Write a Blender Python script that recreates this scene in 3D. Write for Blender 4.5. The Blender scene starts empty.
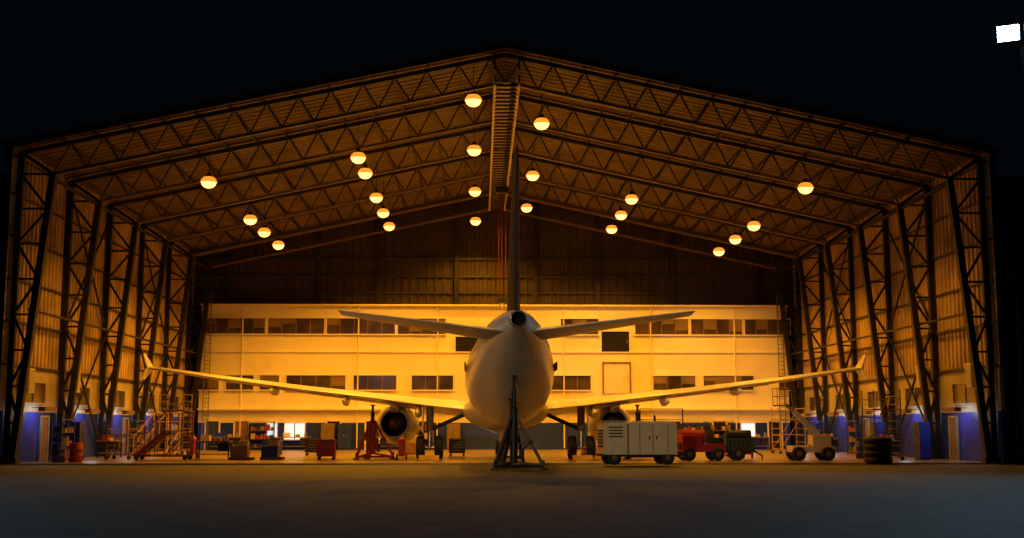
import bpy, bmesh, math, random
from mathutils import Vector, Matrix
random.seed(7)
S = bpy.context.scene
S.view_settings.view_transform = 'Standard'
S.view_settings.look = 'None'
S.view_settings.exposure = 0.0

# ------------------------------------------------------------ materials
def mat(name, col, rough=0.6, metal=0.0, var=0.15, scale=3.0, bump=0.0, emit=None, estr=0.0, bscale=None):
    m = bpy.data.materials.new(name); m.use_nodes = True
    nt = m.node_tree; b = nt.nodes['Principled BSDF']
    b.inputs['Roughness'].default_value = rough
    b.inputs['Metallic'].default_value = metal
    tc = nt.nodes.new('ShaderNodeTexCoord')
    n = nt.nodes.new('ShaderNodeTexNoise'); n.inputs['Scale'].default_value = scale
    n.inputs['Detail'].default_value = 6
    nt.links.new(tc.outputs['Object'], n.inputs['Vector'])
    r = nt.nodes.new('ShaderNodeValToRGB')
    r.color_ramp.elements[0].position = 0.3; r.color_ramp.elements[1].position = 0.7
    r.color_ramp.elements[0].color = tuple(max(0, c*(1-var)) for c in col)+(1,)
    r.color_ramp.elements[1].color = tuple(min(1, c*(1+var)) for c in col)+(1,)
    nt.links.new(n.outputs['Fac'], r.inputs['Fac'])
    nt.links.new(r.outputs['Color'], b.inputs['Base Color'])
    if bump > 0:
        n2 = nt.nodes.new('ShaderNodeTexNoise'); n2.inputs['Scale'].default_value = bscale or scale*6
        n2.inputs['Detail'].default_value = 8
        nt.links.new(tc.outputs['Object'], n2.inputs['Vector'])
        bp = nt.nodes.new('ShaderNodeBump'); bp.inputs['Strength'].default_value = bump
        bp.inputs['Distance'].default_value = 0.05
        nt.links.new(n2.outputs['Fac'], bp.inputs['Height'])
        nt.links.new(bp.outputs['Normal'], b.inputs['Normal'])
    if emit:
        b.inputs['Emission Color'].default_value = tuple(emit)+(1,)
        b.inputs['Emission Strength'].default_value = estr
    return m

M = {}
M['asphalt'] = mat('asphalt', (0.032,0.037,0.036), 0.75, 0, 0.5, 1.2, 0.9, bscale=3)
M['concrete'] = mat('hangar_concrete', (0.24,0.18,0.12), 0.28, 0, 0.25, 0.5, 0.05)
M['clad'] = mat('metal_cladding', (0.42,0.30,0.17), 0.55, 0.0, 0.4, 0.5)
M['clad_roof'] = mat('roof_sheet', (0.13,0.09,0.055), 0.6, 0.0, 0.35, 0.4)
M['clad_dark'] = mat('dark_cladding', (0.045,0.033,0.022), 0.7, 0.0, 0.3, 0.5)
M['clad_low'] = mat('low_panel', (0.42,0.36,0.24), 0.6, 0, 0.25, 0.8)
M['blue'] = mat('blue_paint', (0.008,0.03,0.42), 0.5, 0, 0.3, 1.0)
M['steel_dark'] = mat('dark_steel', (0.012,0.011,0.012), 0.5, 0.0, 0.2)
M['steel_roof'] = mat('roof_steel', (0.17,0.12,0.08), 0.5, 0.0, 0.2)
M['steel_truss'] = mat('truss_steel', (0.035,0.028,0.02), 0.5, 0.0, 0.2)
M['steel_lt'] = mat('light_steel', (0.42,0.39,0.34), 0.45, 0.2, 0.1)
M['steel_cat'] = mat('lit_catwalk_steel', (0.6,0.5,0.38), 0.5, 0.0, 0.2)  # catwalk steel, its lit look put into a brighter base colour
M['office'] = mat('painted_plaster', (0.86,0.80,0.60), 0.6, 0, 0.05, 0.6)
M['glass'] = mat('window_glass', (0.07,0.05,0.03), 0.15, 0, 0.6, 0.7)
M['blind'] = mat('window_blind', (0.18,0.12,0.06), 0.6, 0, 0.4, 0.7)
M['black'] = mat('black_rubber', (0.012,0.012,0.012), 0.75)
M['dark'] = mat('dark_void', (0.006,0.006,0.006), 0.9)
M['plane'] = mat('aircraft_white', (0.82,0.79,0.72), 0.28, 0, 0.05, 0.8)
M['plane_g'] = mat('aircraft_grey', (0.6,0.59,0.56), 0.35, 0, 0.08, 0.8)
M['navy'] = mat('navy_paint', (0.006,0.006,0.009), 0.6)
M['metal'] = mat('bare_metal', (0.55,0.52,0.48), 0.3, 0.8)
M['red'] = mat('red_paint', (0.32,0.025,0.02), 0.4)
M['cable'] = mat('red_cable', (0.2,0.03,0.03), 0.5)
M['orange'] = mat('orange_paint', (0.3,0.08,0.02), 0.5)
M['yellow'] = mat('yellow_paint', (0.45,0.3,0.05), 0.5)
M['cream'] = mat('cream_paint', (0.85,0.72,0.52), 0.45, 0, 0.08)
M['white'] = mat('white_paint', (0.8,0.72,0.58), 0.4, 0, 0.08)
M['green'] = mat('green_paint', (0.03,0.05,0.035), 0.5)
M['wood'] = mat('wood', (0.22,0.13,0.06), 0.7, 0, 0.3, 4)
M['bulb'] = mat('sodium_bulb', (1,0.7,0.3), 0.4, emit=(1,0.5,0.13), estr=3.2)
M['shade'] = mat('halo_glow_shade', (1,0.5,0.1), 0.4, emit=(1,0.28,0.02), estr=1.3)  # shade emits orange to imitate the halo around the bulb
M['cool'] = mat('cool_lamp', (0.8,0.9,1), 0.4, emit=(0.55,0.8,1), estr=60)
M['tube'] = mat('dado_fill_tube', (0.9,0.95,1), 0.4, emit=(0.75,0.92,1), estr=1)
M['fluoro'] = mat('lit_room', (0.7,0.85,0.9), 0.4, emit=(0.6,0.92,1.0), estr=0.8)

# ------------------------------------------------------------ builder
class B:
    def __init__(s): s.bm = bmesh.new(); s.mats = []
    def mi(s, m):
        if m not in s.mats: s.mats.append(m)
        return s.mats.index(m)
    def faces(s, vs, fl, m, smooth=False):
        bv = [s.bm.verts.new(v) for v in vs]; k = s.mi(m)
        for f in fl:
            try:
                F = s.bm.faces.new([bv[i] for i in f]); F.material_index = k; F.smooth = smooth
            except ValueError: pass
    def box(s, c, d, m, rz=0.0):
        hx,hy,hz = d[0]/2,d[1]/2,d[2]/2
        R = Matrix.Rotation(rz,3,'Z'); c = Vector(c)
        vs = [c+R@Vector((x*hx,y*hy,z*hz)) for z in (-1,1) for y in (-1,1) for x in (-1,1)]
        s.faces(vs, [(0,2,3,1),(4,5,7,6),(0,1,5,4),(2,6,7,3),(0,4,6,2),(1,3,7,5)], m)
    def beam(s, a, b, w, m, h=None):
        a=Vector(a); b=Vector(b); d=b-a
        if d.length<1e-5: return
        d.normalize(); h = h or w
        up = Vector((0,0,1)) if abs(d.z)<0.95 else Vector((0,1,0))
        x = d.cross(up).normalized(); z = x.cross(d)
        vs=[p+x*(i*w/2)+z*(j*h/2) for p in (a,b) for j in (-1,1) for i in (-1,1)]
        s.faces(vs,[(0,2,3,1),(4,5,7,6),(0,1,5,4),(2,6,7,3),(0,4,6,2),(1,3,7,5)],m)
    def cyl(s,a,b,r1,m,r2=None,n=14,cap=True):
        a=Vector(a);b=Vector(b);d=(b-a).normalized(); r2 = r1 if r2 is None else r2
        up = Vector((0,0,1)) if abs(d.z)<0.95 else Vector((0,1,0))
        x=d.cross(up).normalized(); z=x.cross(d)
        vs=[]
        for p,r in ((a,r1),(b,r2)):
            for i in range(n):
                t=2*math.pi*i/n; vs.append(p+x*math.cos(t)*r+z*math.sin(t)*r)
        fl=[(i,(i+1)%n,n+(i+1)%n,n+i) for i in range(n)]
        s.faces(vs,fl,m,True)
        if cap:
            s.faces(vs[:n],[tuple(range(n))],m); s.faces(vs[n:],[tuple(range(n))],m)
    def loft(s, rings, m, closed=True, cap=True, smooth=True):
        n=len(rings[0]); vs=[v for r in rings for v in r]; fl=[]
        for k in range(len(rings)-1):
            for i in range(n if closed else n-1):
                j=(i+1)%n
                fl.append((k*n+i,k*n+j,(k+1)*n+j,(k+1)*n+i))
        if cap: fl += [tuple(range(n)), tuple((len(rings)-1)*n+i for i in range(n))]
        s.faces(vs,fl,m,smooth)
    def revolve(s, prof, o, m, n=28, axis='Y'):
        o=Vector(o); rings=[]
        for a,r in prof:
            ring=[]
            for i in range(n):
                t=2*math.pi*i/n; c,q=math.cos(t)*r,math.sin(t)*r
                ring.append(o+(Vector((c,a,q)) if axis=='Y' else Vector((c,q,a)) if axis=='Z' else Vector((a,c,q))))
            rings.append(ring)
        s.loft(rings,m,True,False,True)
    def done(s,name,parent=None,loc=(0,0,0),rz=0.0,bevel=0.0):
        me=bpy.data.meshes.new(name)
        bmesh.ops.recalc_face_normals(s.bm, faces=s.bm.faces)
        s.bm.to_mesh(me); s.bm.free()
        for k in s.mats: me.materials.append(M[k])
        o=bpy.data.objects.new(name,me); S.collection.objects.link(o)
        o.location=loc; o.rotation_euler=(0,0,rz)
        if parent: o.parent=parent
        if bevel:
            md=o.modifiers.new('bevel','BEVEL'); md.width=bevel; md.segments=2; md.limit_method='ANGLE'
        return o

def empty(name, loc=(0,0,0)):
    o=bpy.data.objects.new(name,None); S.collection.objects.link(o); o.location=loc; return o

# ------------------------------------------------------------ dimensions
W=22.2; YF=54.0; YB=89.0; ZR=19.0; ZE=14.2; YO=87.5
def rz(x): return ZR-(ZR-ZE)*abs(x)/W

# ------------------------------------------------------------ ground and floor
b=B(); b.box((0,60,-0.15),(400,260,0.2),'asphalt')
b.done('asphalt_apron')
b=B(); b.box((0,(YF+YB)/2,-0.025),(2*W,YB-YF,0.05),'concrete')
b.box((0,YF+0.25,0.004),(2*W-.2,0.08,0.01),'steel_dark'); b.box((0,YF+0.75,0.004),(2*W-.2,0.08,0.01),'steel_dark')
for i in range(1,7): b.box((0,YF+i*5,0.001),(2*W-.3,0.05,0.004),'steel_dark')
b.box((0.15,YF+17,0.002),(0.15,32,0.006),'yellow')
b.done('floor')

# ------------------------------------------------------------ corrugated sheets
def corr(bd, p0, p1, u0, u1, mk, pitch=0.5, dep=0.06, nrm=(1,0,0)):
    n=int((u1-u0)/pitch); vs=[]; fl=[]; N=Vector(nrm)
    us=[]
    for i in range(n):
        a=u0+i*pitch
        us += [(a,0),(a+pitch*.38,0),(a+pitch*.5,1),(a+pitch*.88,1)]
    us.append((u1,0))
    for u,k in us:
        vs.append(p0(u)+N*dep*k); vs.append(p1(u)+N*dep*k)
    for i in range(len(us)-1): fl.append((2*i,2*i+2,2*i+3,2*i+1))
    bd.faces(vs,fl,mk)

for sx,nm in ((-1,'wall_left'),(1,'wall_right')):
    b=B()
    corr(b,lambda u:Vector((sx*W,u,4.3)),lambda u:Vector((sx*W,u,ZE)),YF,YB,'clad',nrm=(-sx,0,0),dep=.09)
    b.box((sx*(W+0.06),(YF+YB)/2,3.3),(0.2,YB-YF,2.0),'clad_low')
    b.box((sx*(W+0.06),(YF+YB)/2,1.15),(0.24,YB-YF,2.3),'blue')
    b.box((sx*(W+0.25),(YF+YB)/2,ZE/2),(0.08,YB-YF,ZE),'clad_dark')
    for z in (4.35,6.3,8.2,10.1,12.0,13.7): b.box((sx*(W-0.12),(YF+YB)/2,z),(0.12,YB-YF,0.1),'steel_truss')
    b.done(nm)
# roof
b=B()
for sx in (-1,1):
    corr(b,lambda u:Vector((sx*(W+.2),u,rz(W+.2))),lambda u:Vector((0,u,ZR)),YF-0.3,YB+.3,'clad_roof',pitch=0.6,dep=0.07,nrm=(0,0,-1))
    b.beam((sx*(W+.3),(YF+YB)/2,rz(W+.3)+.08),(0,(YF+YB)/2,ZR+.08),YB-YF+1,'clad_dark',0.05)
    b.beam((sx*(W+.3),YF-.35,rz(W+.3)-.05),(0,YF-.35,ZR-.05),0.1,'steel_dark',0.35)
b.done('ceiling')
b=B()
for sx in (-1,1):
    for i in range(15):
        x=sx*(0.6+i*1.5); b.beam((x,YF,rz(x)-.16),(x,YB,rz(x)-.16),0.08,'steel_truss',0.16)
b.done('roof_purlins')
# upper back wall
b=B()
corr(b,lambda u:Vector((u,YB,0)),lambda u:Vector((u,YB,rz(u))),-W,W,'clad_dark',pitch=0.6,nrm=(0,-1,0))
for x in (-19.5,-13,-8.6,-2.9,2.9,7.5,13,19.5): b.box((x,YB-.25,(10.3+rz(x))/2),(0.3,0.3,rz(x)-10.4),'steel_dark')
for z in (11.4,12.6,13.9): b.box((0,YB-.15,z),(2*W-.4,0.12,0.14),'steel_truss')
b.done('wall_back')

# ------------------------------------------------------------ portal frames
FY=(54.5,61.2,67.8,74.4,81.0,87.0)
for k,y in enumerate(FY):
    b=B(); R='steel_truss'; D='steel_dark'; Q='steel_roof'  # columns coloured as dark silhouettes, bottom chords lighter as if lit
    for sx in (-1,1):
        xe=20.5; ze=rz(xe)-1.6
        b.beam((0,y,ZR-.3),(sx*22.0,y,rz(22)-.3),0.2,R)
        b.beam((0,y,ZR-1.6),(sx*xe,y,ze),0.2,Q,0.14)
        b.beam((sx*21.95,y,0),(sx*21.95,y,rz(22)-.3),0.26,D)
        b.beam((sx*xe,y,ze),(sx*21.7,y,0.2),0.3,D)
        b.beam((sx*xe,y,ze),(sx*21.95,y,rz(22)-.3),0.16,D)
        b.box((sx*21.8,y,0.12),(0.7,0.5,0.24),D)
        n=14
        for i in range(n):
            xa=sx*xe*i/n; xb=sx*xe*(i+1)/n; xm=(xa+xb)/2
            b.beam((xa,y,rz(xa)-1.6),(xm,y,rz(xm)-.3),0.07,R)
            b.beam((xm,y,rz(xm)-.3),(xb,y,rz(xb)-1.6),0.07,R)
        n=8
        def ic(t): return (sx*(21.7+(xe-21.7)*t),y,0.2+(ze-.2)*t)
        def oc(t): return (sx*21.95,y,0.2+(ze-.2)*t)
        for i in range(n):
            t0=i/n; t1=(i+1)/n
            b.beam(ic(t0) if i%2 else oc(t0), oc(t1) if i%2 else ic(t1),0.11,D)
            b.beam(ic(t1),oc(t1),0.09,D)
    b.done('steel_portal_frame')
for sx in (-1,1):
    b=B(); ys=FY
    for i in range(5):
        if i in (1,3):
            b.beam((sx*21.9,ys[i],0.3),(sx*21.9,ys[i+1],6.8),0.09,'steel_dark'); b.beam((sx*21.9,ys[i+1],0.3),(sx*21.9,ys[i],6.8),0.09,'steel_dark')
            b.beam((sx*21.9,ys[i],6.8),(sx*21.9,ys[i+1],13.3),0.09,'steel_dark'); b.beam((sx*21.9,ys[i+1],6.8),(sx*21.9,ys[i],13.3),0.09,'steel_dark')
        b.beam((sx*20.6,ys[i],12.8),(sx*20.6,ys[i+1],12.8),0.12,'steel_dark')
        b.beam((sx*21.3,ys[i],6.8),(sx*21.3,ys[i+1],6.8),0.1,'steel_dark')
    b.done('wall_bracing')

# ridge catwalk
b=B(); x0,x1=-0.5,0.6; zt=17.9; zb=17.25
for x in (x0,x1):
    b.beam((x,YF+.2,zt),(x,87,zt),0.1,'steel_cat'); b.beam((x,YF+.2,zb),(x,87,zb),0.12,'steel_cat')
    i=0; y=YF+.3
    while y<86.5:
        b.beam((x,y,zb if i%2 else zt),(x,y+1.1,zt if i%2 else zb),0.07,'steel_cat'); y+=1.1; i+=1
y=YF+.4
while y<87:
    b.beam((x0,y,zb-.03),(x1,y,zb-.03),0.1,'steel_truss'); 
    y+=0.7
b.box((x0+.38,(YF+87)/2,zb+.08),(0.72,32.5,0.03),'steel_cat')
for y in FY:
    for x in (x0,x1): b.beam((x,y,zb),(x,y,18.8),0.08,'steel_dark')
b.done('ridge_catwalk')
b=B()
for x in (0.05,0.25,0.5): b.cyl((x,78,16.9),(x,78,9.9),0.02,'cable',n=6)
b.box((0.25,78,16.96),(0.8,0.5,0.36),'steel_dark'); b.box((0.25,78,9.7),(0.6,0.3,0.3),'steel_dark')
b.revolve([(0.0,0.09),(0.06,0.14),(0.0,0.19),(-.06,0.14),(0.0,0.09)],(0.25,78,9.4),'metal',16)
b.done('hoist_crane')

# ------------------------------------------------------------ hangar doors (open, stacked)
n=0
for sx in (-1,1):
    for j in range(3):
        n+=1; b=B(); x0=W+.55; x1=W+8.5; yy=YF-.3+j*0.45
        corr(b,lambda u:Vector((sx*u,yy,0.1)),lambda u:Vector((sx*u,yy,12.9)),x0,x1,'steel_dark',nrm=(0,-1,0))
        for x in (x0,(x0+x1)/2,x1): b.box((sx*x,yy+.06,6.5),(0.15,0.1,13),'steel_dark')
        for z in (0.1,4.3,8.6,12.9): b.box((sx*(x0+x1)/2,yy+.06,z),(x1-x0,0.1,0.15),'steel_dark')
        b.done('door_%d'%n)

# ------------------------------------------------------------ office block
b=B(); OX=21.2
b.box((0,(YO+YB)/2-.1,6.1),(2*OX,YB-YO-.3,8.4),'office')
b.box((0,(YO+YB)/2-.1,0.95),(2*OX,YB-YO-.3,1.9),'blue')
b.box((0,YO-.15,2.85),(2*OX,0.4,0.12),'office')
b.box((0,YO-.08,10.32),(2*OX+.1,0.35,0.12),'office')
b.box((0,YO-.03,6.95),(2*OX,0.08,0.07),'office')
for x in (-18.2,-9.9,-4.2,4.9,11.2,17.3): b.cyl((x,YO-.06,0.1),(x,YO-.06,10.2),0.05,'office',n=8)
b.done('office_block')
wn=0
def window(xa,xb,za,zb,pane=0.95,lit=False):
    global wn; wn+=1; b=B(); y=YO
    b.box(((xa+xb)/2,y-.01,(za+zb)/2),(xb-xa,0.04,zb-za),'fluoro' if lit else 'glass')
    k=max(1,round((xb-xa)/pane))
    for i in range(k+1): b.box((xa+(xb-xa)*i/k,y-.05,(za+zb)/2),(0.06,0.08,zb-za),'office' if i in(0,k) else 'blind')
    for z in (za,zb): b.box(((xa+xb)/2,y-.06,z),(xb-xa+.1,0.12,0.08),'office')
    if not lit:
        for i in range(k):
            if random.random()<.35:
                hh=random.uniform(.3,.9)*(zb-za)
                b.box((xa+(xb-xa)*(i+.5)/k,y-.035,zb-hh/2),((xb-xa)/k*.9,0.02,hh),'blind')
    b.done('window_%d'%wn)
X=lambda px:(px-480)/1203*87.5-1.15
for a,c in ((207,268),(270,326),(328,396),(398,446),(560,598),(634,688),(690,742),(744,790)): window(X(a),X(c),8.2,9.4)
for a,c in ((200,224),(229,258),(262,283),(288,348),(354,398),(411,454),(466,500),(548,590),(650,694),(700,752),(775,792)): window(X(a)+.1,X(c),4.2,5.3)
window(X(272),X(282),0.9,1.9,lit=True); window(X(289),X(309),0.7,1.9,lit=True); window(X(738),X(752),0.9,1.9,lit=True)
dn=6
def door(xa,xb,za,zb,m,frame='office'):
    global dn; dn+=1; b=B()
    b.box(((xa+xb)/2,YO-.02,(za+zb)/2),(xb-xa,0.05,zb-za),m)
    for x in (xa,xb): b.box((x,YO-.05,(za+zb)/2),(0.1,0.12,zb-za+.1),frame)
    b.box(((xa+xb)/2,YO-.05,zb),(xb-xa,0.12,0.1),frame)
    b.box((xb-.2,YO-.08,(za+zb)/2),(0.05,0.06,0.2),'metal')
    b.done('door_%d'%dn)
door(X(600),X(629),6.95,8.5,'dark'); door(X(455),X(489),6.95,8.1,'dark'); door(X(602),X(629),4.0,6.2,'cream','wood')  # first two are near-black panels standing in for the shade of openings
for a in (212,240,330,368,420,640,665,710,765): door(X(a),X(a)+1.0,0.03,2.05,random.choice(['green','wood','navy','dark']))
for sx in (-1,1):
    b=B(); x=sx*20.6
    for q in (-.2,.2): b.beam((x+q,87.15,0),(x+q,87.15,11.2),0.05,'steel_roof')
    z=.3
    while z<10.6: b.beam((x-.2,87.15,z),(x+.2,87.15,z),0.03,'steel_roof'); z+=.3
    b.done('access_ladder')
def sidewin(sx,y,z,w,h,m):
    global wn; wn+=1; b=B(); x=sx*(W-.06)
    b.box((x,y,z),(0.05,w,h),m)
    for q in (-w/2,0,w/2): b.box((x-sx*.04,y+q,z),(0.06,0.06,h),'steel_lt')
    for q in (-h/2,h/2): b.box((x-sx*.04,y,z+q),(0.06,w,0.06),'steel_lt')
    b.done('window_%d'%wn)
for sx in (-1,1):
    for y in (57.8,64.5,71,77.6,84): sidewin(sx,y,3.2,3.0,1.0,'glass')
sidewin(1,63.0,1.6,0.9,1.0,'fluoro'); sidewin(1,69.4,1.5,.9,.9,'fluoro')
for sx in (-1,1):
    for y in (59.4,72.9):
        dn+=1; b=B(); b.box((sx*(W-.1),y,1.05),(0.06,1.0,2.1),'steel_roof')
        for q in (-.5,.5): b.box((sx*(W-.12),y+q,1.05),(0.1,0.08,2.15),'steel_lt')
        b.box((sx*(W-.12),y,2.1),(0.1,1.05,0.08),'steel_lt'); b.done('door_%d'%dn)

# ------------------------------------------------------------ lamps
lamps=[(-14.5,y,13.5) for y in (58.9,69.8,74.4,79.7)]+[(15.2,y,13.5) for y in (59.6,71.2,76.5,81.9)]
lamps+=[(-7.35,y,15.1) for y in (60.4,64.2,71.2,76.4,81.6)]+[(7.9,y,15.1) for y in (71.3,76.8,82.4)]
lamps+=[(-1.5,55.0,16.65),(-1.5,64.2,16.4),(-1.5,75.3,16.3),(-1.5,85.2,16.1),(1.85,58.3,16.4),(1.95,70.8,16.4),(2.0,81.5,16.4)]
for (x,y,z) in lamps:
    b=B()
    b.revolve([(0.5,0.03),(0.48,0.1),(0.34,0.13),(0.28,0.15)],(0,0,0),'steel_dark',16,'Z')
    b.revolve([(0.3,0.12),(0.26,0.26),(0.15,0.36),(.04,0.4),(.0,0.4),(.0,0.37),(0.1,0.33),(0.22,0.22),(0.27,0.12)],(0,0,0),'shade',24,'Z')
    b.revolve([(.28*math.sin(math.radians(a))-.0,max(.002,.36*math.cos(math.radians(a)))) for a in range(-90,16,15)],(0,0,0),'bulb',22,'Z')
    top=rz(x)-z-.1
    b.cyl((0,0,0.45),(0,0,top),0.018,'steel_dark',n=6)
    o=b.done('high_bay_lamp',loc=(x,y,z))
    L=bpy.data.lights.new('sodium_light','SPOT'); L.energy=2350; L.color=(1,0.37,0.018); L.spot_size=math.radians(146); L.spot_blend=0.6; L.shadow_soft_size=0.2
    lo=bpy.data.objects.new('sodium_light',L); S.collection.objects.link(lo); lo.parent=o; lo.location=(0,0,-.55)
# shielded battens low on the side walls, added to light the blue dado
for sx in (-1,1):
    for y in (57.8,64.5,71.0,77.6,84):
        b=B(); b.box((0,0,0.05),(.3,1.5,.05),'steel_roof'); b.box((-sx*.15,0,-.03),(.02,1.5,.2),'steel_roof')
        for q in (-.74,.74): b.box((0,q,-.03),(.3,.02,.2),'steel_roof')
        b.cyl((0,-.7,0),(0,.7,0),.02,'tube',n=8); b.beam((0,0,.05),(sx*.72,0,.05),.04,'steel_roof')
        o=b.done('dado_fill_batten',loc=(sx*(W-.78),y,2.45))
        L=bpy.data.lights.new('dado_fill_light','POINT'); L.energy=26; L.color=(.6,.85,1); L.shadow_soft_size=.05
        lo=bpy.data.objects.new('dado_fill_light',L); S.collection.objects.link(lo); lo.parent=o; lo.location=(0,0,-.06)

# floodlight masts
def mast(loc,h,tgt,en,col,size,rzv):
    b=B()
    b.cyl((0,0,-.05),(0,0,h),0.18,'steel_dark',0.1,n=10); b.box((0,0,0.1),(0.8,0.8,0.3),'concrete')
    b.beam((-.8,0,h),(.8,0,h),0.12,'steel_dark')
    for q in (-.55,.55):
        b.box((q,-.12,h+.35),(0.95,0.25,0.75),'steel_dark'); b.box((q,-.26,h+.35),(0.86,0.03,0.66),'cool')
    o=b.done('floodlight_mast',loc=loc,rz=rzv)
    L=bpy.data.lights.new('flood','SPOT'); L.energy=en; L.color=col; L.spot_size=math.radians(size); L.spot_blend=0.8; L.shadow_soft_size=0.3
    lo=bpy.data.objects.new('flood',L); S.collection.objects.link(lo); lo.parent=o; lo.location=(0,-.6,h+.2)
    q=(Vector(tgt)-Vector((loc[0],loc[1],h))).to_track_quat('-Z','Y')
    lo.rotation_euler=(Matrix.Rotation(-rzv,3,'Z')@q.to_matrix()).to_euler()
mast((22.2,50,0),18.1,(4,24,0),4200,(0.45,0.8,1.0),90,-.45)
mast((-29,44,0),17.6,(-6,24,0),3600,(0.45,0.82,1.0),95,.6)  # unseen left mast, added to throw cool light on the apron
mast((-16,-22,0),11,(2.5,52,2.5),30000,(1,0.72,0.38),17,math.pi)  # unseen mast behind the camera, added as frontal fill on aircraft and power unit

# ------------------------------------------------------------ airplane
AX=0.15; Y0=79.0
P=empty('passenger_airplane',(AX,Y0,0))
def yy(s): return -s
def ring(s_,zc,rx,rzz,n=36): return [Vector((rx*math.cos(2*math.pi*i/n),yy(s_),zc+rzz*math.sin(2*math.pi*i/n))) for i in range(n)]
b=B()
secs=[(0,3.05,.03,.03),(.15,3.06,.3,.3),(.5,3.1,.62,.6),(1,3.2,.95,.92),(2,3.38,1.37,1.38),(3.2,3.55,1.7,1.75),(4.5,3.66,1.88,1.95),(6,3.72,1.975,2.07)]
secs+=[(s,3.72,1.975,2.07) for s in (9,12,15,18,21,23.5)]
secs+=[(25.5,3.83,1.95,1.97),(27.5,4.04,1.84,1.80),(30,4.4,1.58,1.5),(32.5,4.78,1.26,1.18),(34.5,5.02,.9,.84),(36,5.16,.6,.57),(37,5.25,.4,.38),(37.5,5.28,.3,.3)]
b.loft([ring(*q) for q in secs],'plane',True,False)
b.done('fuselage',P)
b=B(); b.revolve([(-37.52,.31),(-37.56,.27),(-37.4,.22),(-36.9,.18),(-36.9,.001)],(0,0,5.28),'dark',24)
b.revolve([(-37.35,.325),(-37.55,.31),(-37.56,.25)],(0,0,5.28),'metal',24); b.done('auxiliary_exhaust',P)
b=B()
for s in [6.2+i*.53 for i in range(42)]:
    for sx in (-1,1): b.box((sx*1.93,yy(s),4.15),(0.05,0.23,0.33),'navy')
for q in (-.75,-.3,.3,.75): b.box((q,-1.75,4.45),(0.4,0.25,0.35),'navy')
b.done('cabin_windows',P)
b=B()
b.loft([ring(10.2,2.6,.8,.6),ring(11.2,2.45,1.7,.95),ring(13,2.4,2.1,1.0),ring(18,2.4,2.15,1.0),ring(20.5,2.5,1.7,.85),ring(22.3,2.6,.7,.5)],'plane_g')
b.done('belly_fairing',P)
AF=[(0,0,0),(.015,.18,-.14),(.06,.36,-.24),(.15,.52,-.36),(.32,.6,-.42),(.5,.54,-.36),(.7,.36,-.2),(.88,.15,-.06),(1,.02,-.02)]
def foil(le,ch,th):
    up=[(le+ch*a,th*u) for a,u,l in AF]; lo=[(le+ch*a,th*l) for a,u,l in reversed(AF[1:-1])]
    return up+[(le+ch,-th*.02)]+lo
def wing(nm,sx,st,m):
    b=B(); b.loft([[Vector((sx*y,yy(s),z+t)) for s,t in foil(le,ch,th)] for y,le,ch,z,th in st],m); return b.done(nm,P)
WST=[(0.5,11.1,7.2,2.35,.95),(1.9,11.8,6.5,2.45,.85),(4,12.87,5.43,2.68,.68),(6.4,14.1,4.2,3.0,.52),(10,15.93,3.35,3.42,.40),(14,17.97,2.35,3.95,.27),(17,19.5,1.5,4.4,.17)]
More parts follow.
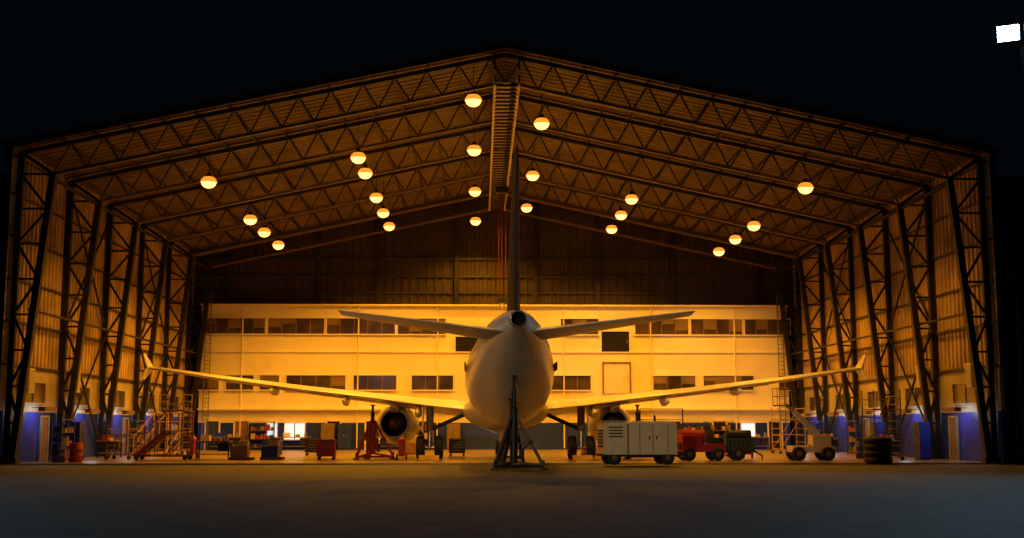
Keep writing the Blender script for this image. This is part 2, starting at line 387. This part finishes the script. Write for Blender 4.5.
for sx,nm in ((-1,'wing_port'),(1,'wing_starboard')):
    wing(nm,sx,WST,'plane')
    b=B()
    b.faces([(sx*17,-19.9,4.4),(sx*17.02,-21.1,4.4),(sx*17.12,-21.5,5.0),(sx*17.12,-21.15,5.05),(sx*17.1,-21.5,3.85),(sx*17.1,-21.2,3.8),
             (sx*17.07,-19.9,4.4),(sx*17.09,-21.1,4.4),(sx*17.17,-21.5,5.0),(sx*17.17,-21.15,5.05),(sx*17.16,-21.5,3.85),(sx*17.16,-21.2,3.8)],
            [(0,1,2,3),(0,5,4,1),(6,9,8,7),(6,7,10,11),(0,3,9,6),(3,2,8,9),(2,1,7,8),(1,4,10,7),(4,5,11,10),(5,0,6,11)],'plane')
    b.done('wingtip_fence',P)
    b=B()
    for yv,te,z,r in ((4.4,18.3,2.35,.24),(8.0,18.6,2.92,.22),(11.4,19.6,3.38,.18)):
        pr=[(0,.01),(.4,r*.6),(1.1,r),(2.0,r*.9),(2.8,r*.45),(3.3,.01)]
        b.loft([[Vector((sx*yv+rr*.7*math.cos(2*math.pi*i/14),-(te-2.4+a),z-.02*a+rr*1.2*math.sin(2*math.pi*i/14))) for i in range(14)] for a,rr in pr],'plane_g')
    b.done('flap_track_fairings',P)
    b=B()
    b.beam((sx*2.2,-17.2,2.42),(sx*6.3,-17.2,2.86),0.04,'steel_dark'); b.beam((sx*6.5,-17.35,2.88),(sx*13,-18.95,3.68),0.03,'steel_dark')
    b.done('flap_gap',P)
    b=B(); ex=sx*5.75; ez=1.78
    b.revolve([(-10.9,.86),(-10.75,.95),(-10.9,1.04),(-11.5,1.12),(-12.6,1.14),(-13.8,1.02),(-14.8,.82),(-15.2,.72),(-15.2,.68),(-14.6,.70),(-13.9,.74)],(ex,0,ez),'plane_g',36)
    b.revolve([(-10.9,.86),(-11.5,.88),(-12.0,.9)],(ex,0,ez),'metal',36)
    b.revolve([(-12.0,.9),(-12.0,.01)],(ex,0,ez),'dark',36)
    b.revolve([(-13.9,.74),(-13.9,.01)],(ex,0,ez),'dark',36)
    b.revolve([(-13.9,.42),(-14.8,.3),(-15.35,.14),(-15.6,.01)],(ex,0,ez),'steel_roof',24)
    b.revolve([(-11.2,.01),(-11.5,.2),(-12.0,.3)],(ex,0,ez),'metal',20)
    for i in range(22):
        t=2*math.pi*i/22; c,q=math.cos(t),math.sin(t)
        b.beam((ex+.28*c,-11.9,ez+.28*q),(ex+.86*c,-11.8,ez+.86*q),0.16,'metal',0.02)
    b.done('engine',P)
    b=B(); b.loft([[Vector((ex+u*w_,-s_,z_)) for u,z_ in ((-1,zl),(1,zl),(1,zh),(-1,zh))] for s_,w_,zl,zh in ((11.9,.05,2.7,2.95),(13,.18,2.6,3.1),(15,.2,2.35,3.0),(16.6,.12,2.6,2.85))],'plane_g',smooth=False)
    b.done('engine_pylon',P)
    wing('stabiliser',sx,[(0.2,32.1,4.2,4.92,.5),(1.0,32.6,3.9,5.0,.42),(6.2,35.5,1.65,5.6,.16)],'plane_g')
    b=B(); gx=sx*3.8; gs=-17.5
    b.cyl((gx,gs,0.585),(gx,gs,1.5),0.12,'metal'); b.cyl((gx,gs,1.4),(gx,gs,2.6),0.19,'steel_roof')
    b.cyl((gx-.5,gs,0.585),(gx+.5,gs,0.585),0.09,'metal')
    b.cyl((gx,gs,1.45),(sx*1.9,gs,2.3),0.1,'steel_dark'); b.cyl((gx,gs,1.0),(gx,gs+.5,1.4),0.05,'metal')
    b.box((gx+sx*.35,gs,1.95),(0.05,1.0,1.3),'plane')
    b.beam((sx*.45,gs,1.3),(sx*1.3,gs,1.62),1.4,'plane_g',.05)
    for q in (-.46,.46):
        b.revolve([(-.2,.3),(-.215,.42),(-.19,.54),(-.1,.585),(.1,.585),(.19,.54),(.215,.42),(.2,.3)],(gx+q,gs,.585),'black',28,'X')
        b.revolve([(-.2,.3),(-.12,.2),(-.12,.01)],(gx+q,gs,.585),'metal',20,'X'); b.revolve([(.2,.3),(.12,.2),(.12,.01)],(gx+q,gs,.585),'metal',20,'X')
    b.done('main_landing_gear',P)
b=B()
b.cyl((0,-5,.38),(0,-5.1,1.9),0.1,'metal'); b.cyl((-.3,-5,.38),(.3,-5,.38),0.06,'metal')
for q in (-.25,.25): b.revolve([(-.1,.2),(-.11,.3),(-.06,.38),(.06,.38),(.11,.3),(.1,.2),(.05,.01)],(q,-5,.38),'black',20,'X')
for sx in (-1,1): b.box((sx*.45,-4.6,1.5),(0.04,1.6,.6),'plane')
b.done('nose_landing_gear',P)
b=B()
def fs(z,le,ch,th): return [Vector((t,-s,z)) for s,t in [(le+ch*a,th*.5*u/.6) for a,u,l in AF]+[(le+ch*a,-th*.5*u/.6) for a,u,l in reversed(AF[1:-1])]]
b.loft([fs(5.3,28.2,7.9,.6),fs(6.0,29.7,6.3,.52),fs(9,32.2,4.15,.36),fs(11.6,34.3,2.4,.2)],'navy')
b.done('vertical_fin',P)

# ------------------------------------------------------------ equipment
def tripod_jack(loc,h,br,m='red',ramm='metal',at=.7,cr=.17,lw=.11):
    b=B()
    b.cyl((0,0,.25),(0,0,h*.62),cr,m); b.cyl((0,0,h*.6),(0,0,h*.86),cr*.6,ramm); b.cyl((0,0,h*.84),(0,0,h),cr*.36,ramm); b.cyl((0,0,h-.06),(0,0,h),.12,'steel_dark')
    b.revolve([(h*.62,cr*1.15),(h*.66,cr*1.15),(h*.66,.1)],(0,0,0),m,16,'Z')
    pts=[]
    for i in range(3):
        t=math.radians(90+120*i+20); e=(br*math.cos(t),br*math.sin(t),.12); pts.append(e)
        b.beam((0.1*math.cos(t),0.1*math.sin(t),h*at),e,lw,m); b.beam((0,0,.3),e,.09,m)
        mid=(e[0]*.5,e[1]*.5,.12+(h*at-.12)*.5); b.beam((0,0,h*.25),mid,.06,m)
        b.cyl((e[0],e[1],0),(e[0],e[1],.06),.17,'steel_dark'); b.cyl((e[0],e[1],.05),(e[0],e[1],.35),.04,ramm)
    for i in range(3): b.beam(pts[i],pts[(i+1)%3],.08,m)
    b.cyl((.3,.1,.35),(.3,.1,.75),.1,m); b.beam((.3,.1,.7),(.7,-.4,1.1),.03,ramm)
    return b.done('aircraft_jack',loc=loc)
tripod_jack((AX-6.7,79-17.2,0),2.72,1.1,'red','steel_dark'); tripod_jack((AX+6.7,79-17.2,0),2.72,1.1,'steel_dark','steel_dark')
tripod_jack((AX+.0,79-32.3,0),3.58,1.15,'steel_dark','steel_dark',.56,.15,.12)
# low tail trestle beside the jack
b=B()
for x in (-.5,.5):
    for y in (-.5,.5): b.beam((x,y,0),(x*.4,y*.4,1.5),.1,'steel_dark'); b.box((x,y,.03),(.25,.25,.06),'steel_dark')
for z,k in ((.4,.85),(1.0,.6)):
    for a,c in (((-1,-1),(1,-1)),((1,-1),(1,1)),((1,1),(-1,1)),((-1,1),(-1,-1))): b.beam((a[0]*.5*k,a[1]*.5*k,z),(c[0]*.5*k,c[1]*.5*k,z),.07,'steel_dark')
b.cyl((0,0,1.4),(0,0,2.7),.08,'steel_dark'); b.box((0,0,1.5),(.5,.5,.1),'steel_dark'); b.cyl((0,0,2.66),(0,0,2.74),.16,'steel_dark')
b.done('tail_trestle',loc=(AX,79-29.6,0))

def wheel(b,c,r,w,axis='X'):
    b.revolve([(-w/2,.01),(-w/2,r*.5),(-w*.55,r*.75),(-w*.4,r*.97),(0,r),(w*.4,r*.97),(w*.55,r*.75),(w/2,r*.5),(w/2,.01)],c,'black',18,axis)
    b.revolve([(-w*.56,.01),(-w*.56,r*.4),(w*.56,r*.4),(w*.56,.01)],c,'steel_roof',14,axis)
# ground power unit
b=B()
b.box((.55,0,1.12),(2.1,1.5,1.35),'cream'); b.box((-1.05,0,1.12),(1.0,1.5,1.35),'cream')
b.box((0,0,.42),(3.2,1.3,.14),'steel_dark'); b.box((.6,0,1.82),(1.9,1.3,.06),'cream')
b.box((-1.05,0,1.84),(1.05,1.55,.05),'steel_lt')
for i in range(4): b.box((-1.05,-.76,1.2+i*.13),(.6,.03,.05),'steel_dark')
for x in (-.5,-.02,.55,1.2): b.box((x,-.76,1.12),(.03,.02,1.2),'steel_roof')
for x in (.4,.7): b.box((x,-.77,1.15),(.06,.03,.14),'steel_dark')
for i in range(6): b.box((-1.56,0,.8+i*.13),(.03,1.1,.06),'dark')
for x in (-1.1,1.2):
    for y in (-.6,.6): wheel(b,(x,y,.3),.3,.2,'Y')
b.beam((1.6,0,.4),(2.1,-.1,.3),.08,'steel_dark'); b.cyl((.9,.3,1.8),(.9,.3,2.1),.05,'steel_dark')
b.done('ground_power_unit',loc=(5.55,52.3,0),rz=math.radians(6),bevel=.02)
# red tow tractor
b=B()
b.box((0,0,.62),(2.1,1.1,.4),'red'); b.box((-.55,0,1.0),(.95,1.05,.4),'red')
b.cyl((-1.0,0,1.15),(.15,0,1.15),.33,'red',n=20); b.box((.7,0,.95),(.6,1.0,.3),'black'); b.box((.45,0,1.25),(.1,.9,.5),'black')
b.beam((.1,0,1.2),(.35,0,1.55),.05,'steel_dark'); b.revolve([(0,.2),(.02,.22),(.04,.2)],(.34,0,1.56),'black',16,'Z')
b.box((-1.08,0,.7),(.06,.9,.3),'steel_dark')
for x in (-.7,.7):
    for y in (-.5,.5): wheel(b,(x,y,.32),.32,.22,'Y')
b.done('tow_tractor',loc=(9.4,58.3,0),rz=.1,bevel=.03)
b=B()
b.box((0,0,.75),(1.4,1.0,.6),'green'); b.cyl((-.6,0,1.2),(.6,0,1.2),.25,'steel_dark',n=18)
b.box((0,0,.42),(1.6,.9,.08),'steel_dark'); b.beam((.8,0,.42),(1.2,0,.2),.07,'steel_dark'); b.beam((1.15,0,.2),(1.15,0,0),.06,'steel_dark')
for y in (-.5,.5): wheel(b,(-.1,y,.33),.33,.2,'Y')
for i in range(5): b.box((-.5+i*.22,-.51,.78),(.05,.03,.4),'dark')
b.done('compressor_trailer',loc=(11.4,59.2,0),bevel=.02)
# boom lift with raised diagonal arm
b=B()
b.box((0,0,.55),(2.0,1.1,.3),'white'); b.box((.45,0,.95),(.9,.9,.55),'white'); b.cyl((.3,0,.65),(.3,0,.75),.4,'steel_dark')
for x in (-.7,.7):
    for y in (-.55,.55): wheel(b,(x,y,.34),.34,.24,'Y')
b.beam((.6,0,1.0),(-.75,0,2.35),.2,'white',.24); b.beam((-.2,0,1.8),(-1.15,0,2.7),.14,'steel_lt',.16); b.cyl((.3,0,.95),(-.25,0,1.7),.06,'metal')
b.box((-1.35,0,2.62),(.6,.9,.06),'steel_roof')
for x in (-1.64,-1.06):
    for y in (-.44,.44): b.beam((x,y,2.62),(x,y,3.45),.035,'yellow')
for z in (3.05,3.45):
    for y in (-.44,.44): b.beam((-1.64,y,z),(-1.06,y,z),.035,'yellow')
    for x in (-1.64,-1.06): b.beam((x,-.44,z),(x,.44,z),.035,'yellow')
b.box((.95,0,.9),(.12,.8,.5),'steel_dark')
b.done('boom_lift',loc=(14.7,58.4,0),bevel=.015)

def stairs(name,loc,rzv,h=2.1,w=1.0,m='yellow'):
    b=B(); n=int(h/.22); run=n*.24
    for y in (-w/2,w/2):
        b.beam((0,y,.15),(run,y,h),.07,m,.16)
        b.beam((0,y,1.05),(run,y,h+.95),.045,m)
        for i in range(0,n+1,2): x=run*i/n; z=.15+(h-.15)*i/n; b.beam((x,y,z),(x,y,z+.92),.04,m)
        for x in (run,run+1.1): b.beam((x,y,0.12),(x,y,h+.98),.06,m)
        b.beam((run,y,h+.98),(run+1.1,y,h+.98),.045,m); b.beam((run,y,h+.5),(run+1.1,y,h+.5),.035,m)
        b.beam((0,y,.2),(run+1.1,y,.2),.07,m); b.beam((run,y,.2),(run+1.1,y,h),.045,m); b.beam((run*.5,y,.2),(run*.5,y,h*.5),.045,m)
    for i in range(n): b.box((run*(i+.5)/n,0,.15+(h-.15)*(i+.6)/n),(.22,w,.03),'steel_roof')
    b.box((run+.55,0,h),(1.15,w,.05),'steel_roof'); b.beam((run+1.1,-w/2,h+.98),(run+1.1,w/2,h+.98),.045,m)
    for x in (.1,run+1): 
        for y in (-w/2,w/2): wheel(b,(x,y,.12),.12,.07,'Y')
    return b.done(name,loc=loc,rz=rzv)
stairs('access_stairs',(-17.9,60.5,0),0.0,1.4,1.0,'orange')
stairs('access_stairs',(-19.6,67,0),math.radians(60),1.4,.9,'yellow')

def toolcart(loc,m='red',rzv=0,w=.9,h=.95):
    b=B(); b.box((0,0,h/2+.08),(w,.5,h-.16),m)
    for i in range(5): z=.22+i*(h-.2)/5; b.box((0,-.255,z+.05),(w*.92,.02,(h-.25)/5.6),m); b.box((0,-.275,z+.09),(w*.6,.02,.02),'steel_roof')
    b.box((0,0,h+.01),(w+.04,.54,.03),'steel_dark'); b.cyl((w/2+.08,-.2,h-.1),(w/2+.08,.2,h-.1),.015,'metal',n=6)
    for x in (-w*.4,w*.4):
        for y in (-.18,.18): wheel(b,(x,y,.07),.07,.04,'Y')
    b.done('tool_cart',loc=loc,rz=rzv,bevel=.008)
toolcart((-8.7,60.6,0),'red'); toolcart((-9.0,63.3,0),'steel_dark',.2); toolcart((-12.3,66,0),'blue'); toolcart((-10.6,70,0),'steel_dark'); toolcart((12.6,66,0),'red',.1)
toolcart((-2.4,68,0),'steel_dark')
def bench(loc,rzv=0,w=2.2):
    b=B(); b.box((0,0,.88),(w,.75,.06),'wood')
    for x in (-w/2+.06,w/2-.06):
        for y in (-.3,.3): b.beam((x,y,0),(x,y,.86),.06,'steel_dark')
    b.box((0,0,.25),(w-.1,.6,.04),'steel_roof'); b.box((w*.3,0,.62),(.5,.6,.42),'steel_dark')
    b.box((-w*.25,.05,1.05),(.45,.35,.28),random.choice(['red','blue','cream'])); b.box((w*.1,.1,1.0),(.3,.25,.18),'yellow'); b.cyl((w*.35,.05,.91),(w*.35,.05,1.2),.09,'metal')
    b.done('workbench',loc=loc,rz=rzv)
for x in (-19.0,-14.2,-7.9,11.2,18.4): bench((x,86.6,0))
for y in (65,76): bench((-20.6,y,0),math.pi/2); bench((20.6,y,0),-math.pi/2)
bench((-14.4,61.5,0),0,1.7)
def rack(loc,rzv=0,w=1.8,h=2.0):
    b=B()
    for x in (-w/2,w/2):
        for y in (-.25,.25): b.beam((x,y,0),(x,y,h),.05,'blue')
    for k in range(4):
        z=.15+k*(h-.2)/3; b.box((0,0,z),(w,.52,.03),'steel_roof')
        x=-w/2+.2
        if k<3:
            while x<w/2-.2:
                q=random.uniform(.16,.38); hh=random.uniform(.15,.42); b.box((x+q/2,0,z+hh/2+.015),(q*.85,.4,hh),random.choice(['wood','wood','green','red','blue','steel_dark','yellow'])); x+=q+.04
    b.done('shelving_rack',loc=loc,rz=rzv)
for x in (-16.6,-5.4,14.0,16): rack((x,86.9,0))
rack((-20.8,58.2,0),math.pi/2); rack((-20.8,70.5,0),math.pi/2); rack((20.8,70.9,0),math.pi/2); rack((20.8,79.4,0),math.pi/2); rack((-20.8,79.3,0),math.pi/2)
def cabinet(loc,m,rzv=0):
    b=B(); b.box((0,0,.95),(.95,.5,1.8),m)
    for x in (-.235,.235): b.box((x,-.26,.95),(.44,.02,1.7),m); b.box((x*.3,-.28,1.0),(.02,.02,.18),'metal')
    for x in (-.42,.42): b.box((x,0,.03),(.06,.45,.06),'steel_dark')
    b.done('steel_cabinet',loc=loc,rz=rzv,bevel=.01)
for x,m in ((-11.9,'steel_roof'),(-10.7,'blue'),(-3.0,'steel_roof'),(7.0,'steel_lt'),(9.0,'blue'),(12.85,'steel_dark')): cabinet((x,87.0,0),m)
cabinet((20.7,60.0,0),'blue',-math.pi/2); cabinet((-20.7,60.0,0),'blue',math.pi/2); cabinet((20.7,66.6,0),'blue',-math.pi/2)
def drum(loc,m):
    b=B(); b.revolve([(0,.01),(0,.28),(.02,.29),(.28,.285),(.3,.3),(.32,.285),(.57,.285),(.59,.3),(.61,.285),(.86,.29),(.88,.28),(.86,.26),(.86,.01)],(0,0,0),m,22,'Z')
    b.cyl((.15,0,.86),(.15,0,.9),.04,'metal',n=8); b.done('oil_drum',loc=loc)
for p,m in (((-20.3,56.3),'blue'),((-19.6,56.6),'red'),((-13.0,72),'blue'),((18.3,62),'blue'),((18.95,62.3),'red'),((13.6,70),'yellow')): drum((p[0],p[1],0),m)
b=B()
for i in range(4):
    b.revolve([(.02+i*.29,.34),(.0+i*.29,.5),(.06+i*.29,.6),(.15+i*.29,.62),(.23+i*.29,.6),(.28+i*.29,.5),(.27+i*.29,.34),(.02+i*.29,.34)],(0,0,0),'black',26,'Z')
b.done('tyre_stack',loc=(16.6,54.2,0))
def scaffold(loc,w,d,h,m='steel_lt',decks=(1.0,)):
    b=B()
    for x in (-w/2,w/2):
        for y in (-d/2,d/2): b.cyl((x,y,.12),(x,y,h),.03,m,n=8); wheel(b,(x,y,.1),.1,.06,'Y')
    for y in (-d/2,d/2):
        z=.25
        while z<h: b.cyl((-w/2,y,z),(w/2,y,z),.02,m,n=6); z+=.9
        b.cyl((-w/2,y,.25),(w/2,y,h-.3),.02,m,n=6)
    for x in (-w/2,w/2):
        z=.3
        while z<h: b.cyl((x,-d/2,z),(x,d/2,z),.02,m,n=6); z+=.4
    for q in decks: b.box((0,0,q*h*.72),(w,d,.05),'wood')
    b.done('scaffold_tower',loc=loc)
scaffold((-18.9,61.3,0),1.1,1.3,1.7,'steel_roof'); scaffold((18.6,59.6,0),1.3,1.8,3.4,'steel_roof',(1,.55)); scaffold((-19.2,73,0),1.4,2,3.6,'steel_roof',(1,.5)); scaffold((17.5,73.5,0),1.5,2,2.8,'yellow')
for sx,y,z in ((1,55.9,4.0),(1,62.3,4.2),(-1,62.3,3.9),(-1,55.9,3.7)):
    b=B(); b.box((0,0,0),(.35,.7,1.1),'cream'); b.box((-sx*.18,0,0),(.02,.6,1.0),'steel_lt'); b.cyl((0,0,.5),(0,0,2.2),.04,'steel_lt',n=8)
    b.done('electrical_box',loc=(sx*(W-.4),y+.3,z))
for p in ((-4.9,59.0),(12.6,62.5),(-16.0,64.0)):
    b=B(); b.cyl((0,0,.2),(0,0,1.0),.16,'red',n=16); b.revolve([(1.0,.16),(1.08,.12),(1.12,.05)],(0,0,0),'red',16,'Z'); b.cyl((0,0,1.1),(0,0,1.2),.04,'metal',n=8)
    for x in (-.22,.22): wheel(b,(x,.1,.18),.18,.06,'X'); b.beam((x*.7,.1,.3),(x*.7,.25,1.25),.03,'steel_dark')
    b.beam((-.16,.25,1.25),(.16,.25,1.25),.03,'steel_dark'); b.done('fire_extinguisher_trolley',loc=(p[0],p[1],0))
for p,m in (((-12.8,60.5),'steel_roof'),((-11.4,61.0),'blue'),((-5.2,72),'wood'),((5.2,70),'wood')):
    b=B()
    for y in (-.35,0,.35): b.box((0,y,.05),(1.1,.1,.1),'wood')
    for x in (-.45,-.15,.15,.45): b.box((x,0,.115),(.2,.9,.03),'wood')
    b.box((-.1,0,.4),(.8,.7,.54),m); b.box((.05,0,.8),(.5,.5,.26),'steel_lt'); b.done('loaded_pallet',loc=(p[0],p[1],0))
b=B()
for x in (-1.2,1.2):
    for y in (-.6,.6): b.beam((x,y,0),(x,y,2.6 if y>0 else 1.4),.06,'steel_dark')
b.box((0,0,1.4),(2.5,1.3,.06),'steel_lt'); b.beam((-1.2,.6,2.6),(1.2,.6,2.6),.05,'steel_dark'); b.beam((-1.2,.6,2.0),(1.2,.6,2.0),.04,'steel_dark'); b.beam((-1.2,-.6,0.1),(1.2,-.6,1.35),.05,'steel_dark'); b.beam((1.2,-.6,0.1),(-1.2,-.6,1.35),.05,'steel_dark')
b.done('maintenance_platform',loc=(9.0,67.5,0))
for sx in (-1,1):
    b=B(); b.loft([[Vector((x,y,z)) for y,z in ((-.2,0),(.2,0),(0,.22))] for x in (-.5,.5)],'yellow',smooth=False); b.done('wheel_chock',loc=(AX+sx*3.8,79-17.5-.85,0))

# ------------------------------------------------------------ world and camera
w=bpy.data.worlds.new('night'); S.world=w; w.use_nodes=True
w.node_tree.nodes['Background'].inputs[0].default_value=(0.0006,0.0014,0.0022,1); w.node_tree.nodes['Background'].inputs[1].default_value=1
c=bpy.data.cameras.new('camera'); co=bpy.data.objects.new('camera',c); S.collection.objects.link(co)
c.lens=42.64; c.sensor_width=36; c.clip_end=600
co.location=(-1.15,0,1.6); co.rotation_euler=(math.radians(90+7.42),0,math.radians(-1.51))
S.camera=co
